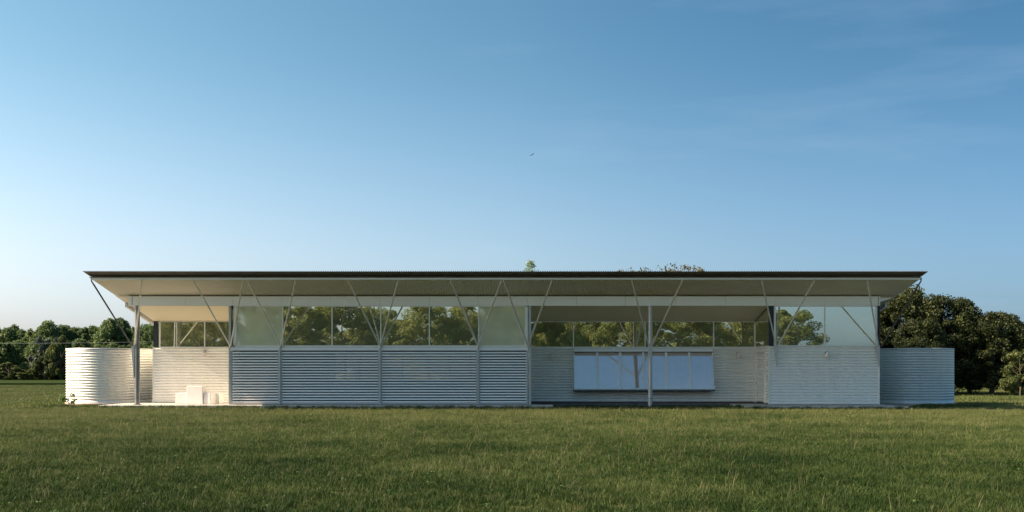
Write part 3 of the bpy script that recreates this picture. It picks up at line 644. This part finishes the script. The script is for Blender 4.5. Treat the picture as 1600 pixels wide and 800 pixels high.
# ================================================================ trees
def leaves(cl, rad, cnt, size, rg, squash=.8, shell=.55):
    """cl: clump centres (n,3), rad radii; returns quads as arrays"""
    n = len(cl); idx = rg.integers(0, n, cnt)
    d = rg.normal(size=(cnt,3)); d /= np.linalg.norm(d, axis=1)[:,None]
    r = rad[idx]*(shell+(1-shell)*rg.random(cnt)**.6)
    c = cl[idx]+d*r[:,None]*np.array([1,1,squash])
    nrm = d*.7+rg.normal(size=(cnt,3))*.6; nrm /= np.linalg.norm(nrm, axis=1)[:,None]
    up = rg.normal(size=(cnt,3)); a = np.cross(nrm, up); a /= np.linalg.norm(a, axis=1)[:,None]; b = np.cross(nrm, a)
    s = size*rg.uniform(.6,1.4,cnt)[:,None]
    return np.stack([c-a*s, c+b*s*.55, c+a*s, c-b*s*.55], 1)
def quads_mesh(name, q, m):
    n = len(q); me = bpy.data.meshes.new(name)
    me.vertices.add(n*4); me.vertices.foreach_set('co', q.reshape(-1).astype(np.float32))
    me.loops.add(n*4); me.loops.foreach_set('vertex_index', np.arange(n*4, dtype=np.int32))
    me.polygons.add(n); me.polygons.foreach_set('loop_start', np.arange(0, n*4, 4, dtype=np.int32))
    me.polygons.foreach_set('loop_total', np.full(n, 4, dtype=np.int32))
    me.materials.append(m); me.update(calc_edges=True); me.validate(); return me
def trunk_mesh(h, r, rg, nl=7, spread=1.0, base=.15):
    b = MB(); pts = []; x = y = 0
    for i in range(7):
        pts.append((x, y, h*.8*i/6)); x += rg.uniform(-.03,.03)*h*.5; y += rg.uniform(-.03,.03)*h*.5
    b.tube(pts, [r*(1.25 if i == 0 else 1)*(1-.82*i/6) for i in range(7)], 8)
    for j in range(nl):
        t = rg.uniform(base, .75); k = min(5, int(t/.8*6)); p = Vector(pts[k]); a = rg.uniform(0, 2*PI)
        L = spread*rg.uniform(.5,.9); q = p+Vector((math.cos(a)*L*.5, math.sin(a)*L*.5, L*.45)); e = p+Vector((math.cos(a)*L, math.sin(a)*L, L*.8))
        b.tube([tuple(p), tuple(q), tuple(e)], [r*.4, r*.25, r*.08], 6)
    return b
def crown(kind, h, w, rg, ncl):
    cl = []; rad = []
    for i in range(ncl):
        t = rg.random()
        if kind == 'cone':   z = h*(.12+.86*t); R = w*.5*(1-t)**.8+.1; rr = w*.13*(1.15-t)
        elif kind == 'poplar': z = h*(.1+.85*t); R = w*.5*math.sin(PI*min(1,.18+.82*t)**1.1)**.7+.1; rr = w*.17
        else:                z = h*(.10+.82*t); R = w*.5*(max(0,1-((t-.38)/.68)**2))**.5; rr = w*rg.uniform(.045,.15)
        a = rg.random()*2*PI; q = R*(.45+.55*math.sqrt(rg.random()))
        cl.append((q*math.cos(a), q*math.sin(a), z)); rad.append(rr)
    return np.array(cl), np.array(rad)
def treekit(kind, h, w, leafm, seed, nleaf, size, ncl=60, tr=.18, sq=.8, sc=1):
    rg = np.random.default_rng(seed); pr = random.Random(seed)
    cl, rad = crown(kind, h, w, rg, ncl)
    lm = quads_mesh('crown', leaves(cl, rad*sc, nleaf, size, rg, sq), leafm)
    tm = trunk_mesh(h, tr, pr, 9, w*.42).mesh('trunk', M['bark'])
    return lm, tm
def put(kit, name, x, y, sz, sx, label, cat='tree', group=None, rz=0):
    t = thing(name, label, cat, (x, y, 0), group); t.rotation_euler.z = rz; t.scale = (sx, sx, sz)
    for nm, me in (('crown', kit[0]), ('trunk', kit[1])):
        o = bpy.data.objects.new(nm, me); COL.objects.link(o); o.parent = t
    return t

# dark evergreens on the right (unit kit heights given, scaled on placing)
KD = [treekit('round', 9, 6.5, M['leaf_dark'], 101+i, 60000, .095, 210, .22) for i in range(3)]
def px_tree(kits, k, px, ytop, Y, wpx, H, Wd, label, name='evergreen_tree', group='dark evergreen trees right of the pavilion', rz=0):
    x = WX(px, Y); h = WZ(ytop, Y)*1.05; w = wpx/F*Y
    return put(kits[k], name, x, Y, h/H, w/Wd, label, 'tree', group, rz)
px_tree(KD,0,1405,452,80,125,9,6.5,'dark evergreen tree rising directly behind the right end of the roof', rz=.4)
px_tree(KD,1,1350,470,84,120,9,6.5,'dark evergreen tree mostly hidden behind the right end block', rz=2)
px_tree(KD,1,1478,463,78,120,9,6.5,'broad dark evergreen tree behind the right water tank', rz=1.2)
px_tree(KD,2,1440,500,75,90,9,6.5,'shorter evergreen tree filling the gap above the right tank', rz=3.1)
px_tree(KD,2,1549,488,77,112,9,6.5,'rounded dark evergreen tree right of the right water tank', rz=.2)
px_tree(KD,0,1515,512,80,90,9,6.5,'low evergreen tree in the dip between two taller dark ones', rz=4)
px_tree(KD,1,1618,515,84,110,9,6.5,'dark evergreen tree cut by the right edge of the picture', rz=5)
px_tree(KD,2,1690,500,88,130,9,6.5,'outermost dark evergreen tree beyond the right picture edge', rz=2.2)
KY = [treekit('round', 5, 3.4, M['leaf_yel'], 120+i, 9000, .11, 40, .07) for i in range(1)]
px_tree(KY,0,1594,545,72,58,5,3.4,'small light green tree standing before the dark evergreens', 'young_tree', None)
# far treeline on the left
KT = [treekit(('poplar','poplar','round','poplar')[i], 9, 5, M['leaf_mid'], 140+i, 16000, .17, 150, .16, 1.7, .7) for i in range(4)]
KG = treekit('round', 8, 5.5, M['leaf_grey'], 150, 9000, .22, 50, .15)
KU = treekit('round', 5, 5, M['leaf_yel'], 151, 9000, .22, 40, .12)
rr = random.Random(5)
TL = [(-75,505),(-52,510),(-30,508),(-8,511),(12,514),(34,516),(55,512),(76,503),(97,510),(116,513),(135,508),(153,512),(172,501),(188,500),(206,510),(226,508),(243,505),(262,512)]
ordn = 'first second third fourth fifth sixth seventh eighth ninth tenth eleventh twelfth thirteenth fourteenth fifteenth sixteenth seventeenth eighteenth'.split()
desc = ['feathery green tree','rounded green tree','narrow upright green tree','bushy dark green tree']
for i, (px, yt_) in enumerate(TL):
    Y = 178+rr.uniform(0,6)
    px_tree(KT, i%4, px, yt_+5, Y, 44+rr.uniform(-8,10), 9, 5, ordn[i]+' '+desc[i%4]+' of the tall far tree line, counted from the left', 'field_tree', 'trees of the far tree line on the left', rr.uniform(0,6))
for i, px in enumerate([-64,-41,-19,2,23,44,66,87,104,126,144,163,181,197,216,234]):
    px_tree(KT, (i*3+1)%4, px, rr.uniform(514,526), 184+rr.uniform(0,4), 34, 9, 5, ordn[i]+' rear tree of the far tree line, counted from the left', 'field_tree', 'rear trees of the far tree line', rr.uniform(0,6))
for i, px in enumerate(range(-90, 290, 24)):
    px_tree(KT, (i+2)%4, px+rr.uniform(-5,5), rr.uniform(528,546), 175+rr.uniform(0,2), 46, 9, 5, ordn[i]+' lower bushy tree fronting the far tree line, counted from the left', 'field_tree', 'low trees fronting the far tree line', rr.uniform(0,6))
for px, yt_, nm in ((62,526,0),(80,527,1)):
    px_tree([KG], 0, px, yt_, 173, 30, 8, 5.5, ('silvery leaved tree leaning in the far tree line, the left one' if nm == 0 else 'silvery leaved tree in the far tree line, the one nearer the tank'), 'silver_tree', None, nm*2)
for px, yt_, w, lb in ((97,530,46,'yellow green bushy tree beside the left tank in the far tree line'), (12,568,40,'low yellow green bush at the far left field edge'), (42,578,34,'small light green bush at the foot of the left tree line'), (70,560,36,'light green bush under the silvery trees')):
    px_tree([KU], 0, px, yt_, 171, w, 5, 5, lb, 'bush', None, px)
# trees whose tops show over the roof
KP = treekit('cone', 10, 3.6, M['leaf_pale'], 160, 5000, .06, 500, .05, .8, 2.3)
px_tree([KP],0,829,415,82,90,10,3.6,'pale green conifer tip showing above the middle of the roof','conifer',None)
KR = [treekit('round', 10, 5, M['leaf_rust'], 161+i, 9000, .10, 200, .12, .8, 1.1) for i in range(2)]
px_tree(KR,0,1030,419,84,110,10,5,'olive brown treetop showing above the roof, left one of the pair','broadleaf_tree','treetops above the roof')
px_tree(KR,1,1074,415,84,100,10,5,'olive brown treetop showing above the roof, right one of the pair','broadleaf_tree','treetops above the roof', 1)
px_tree(KR,1,979,422,90,60,10,5,'thin treetop just clearing the roof left of the olive brown pair','broadleaf_tree','treetops above the roof', 3)
# trees behind the camera, seen mirrored in the glazing
KM = [treekit('round', 13, 8.5, M['leaf_lit'], 170+i, 30000, .14, 90, .28) for i in range(3)]
mir = [(-50,0,10.5),(-44,1,10),(-38,2,11),(-32,0,11),(-26,1,10.5),(-20,2,11),(-14.5,1,8.6),(-9.5,0,10),(-4,1,11),(2,2,10.5),(8,0,11),(14,1,10.5),(20.5,2,10),(27.0,0,10.5),(31.3,1,9.5)]
lk = ['broad','slender','open crowned']
for i, x in enumerate([-62,-52,-43,-33,-27,-18,-8,-1,7,17,26,36]):
    put(KM[(i+1)%3], 'garden_tree', x, -46-(i*53%8), (10.3+.3*(i%3))/13, 1.1, ordn[i]+' rear garden tree from the left, mirrored in the clerestory glass', 'tree', 'rear trees mirrored in the clerestory glass', i*2.1)
for i, (x, k, h) in enumerate(mir):
    put(KM[k], 'garden_tree', x, -22-(i*37%7), h/13, .95, ordn[i]+' garden tree from the left among those mirrored in the clerestory glass', 'tree', 'trees seen mirrored in the clerestory glass', i*1.3)

# ================================================================ small things
KB = treekit('round', .55, .9, M['leaf_mid'], 190, 1600, .03, 30, .01)
put(KB, 'weed_bush', WX(107,53), 53.0, 1.15, 1, 'small yellow green weed clump at the foot of the left tank', 'plant')
b = MB()
def cat(x0,z0,x1,z1,y0,y1,sag,n=16): return [(x0+(x1-x0)*i/n, y0+(y1-y0)*i/n, z0+(z1-z0)*i/n-sag*4*(i/n)*(1-i/n)) for i in range(n+1)]
b.tube(cat(-80,WZ(533,120),-34,WZ(532,120),120,120,.3), .011, 6)
tag(b.build('power_line', M['steel']), 'thin grey overhead cable running left behind the left tank', 'cable')
b = MB(); bx, by, bz = WX(831.5,130), 130, WZ(241.5,130)
b.add([(-.30,0,-.14),(-.13,-.05,-.07),(0,-.06,.0),(.12,-.05,.09),(.30,.0,.17),(.14,.07,.06),(0,.09,-.02),(-.12,.07,-.10)], [(0,1,7),(1,2,6,7),(2,3,5,6),(3,4,5)])
w_ = [(x,y,z-.015) for x,y,z in b.v[:8]]; b.add(w_, [(7,1,0),(7,6,2,1),(6,5,3,2),(5,4,3)])
bird = thing('bird', 'small dark bird gliding with tilted wings in the open sky', 'bird', (bx, by, bz))
o = b.build('wing', M['bird']); o.parent = bird
b = MB(); b.tube([(0,-.2,0),(0,-.14,.01),(0,0,.005),(0,.14,0),(0,.2,0)], [.012,.035,.05,.025,.03], 8); o = b.build('body', M['bird']); o.parent = bird
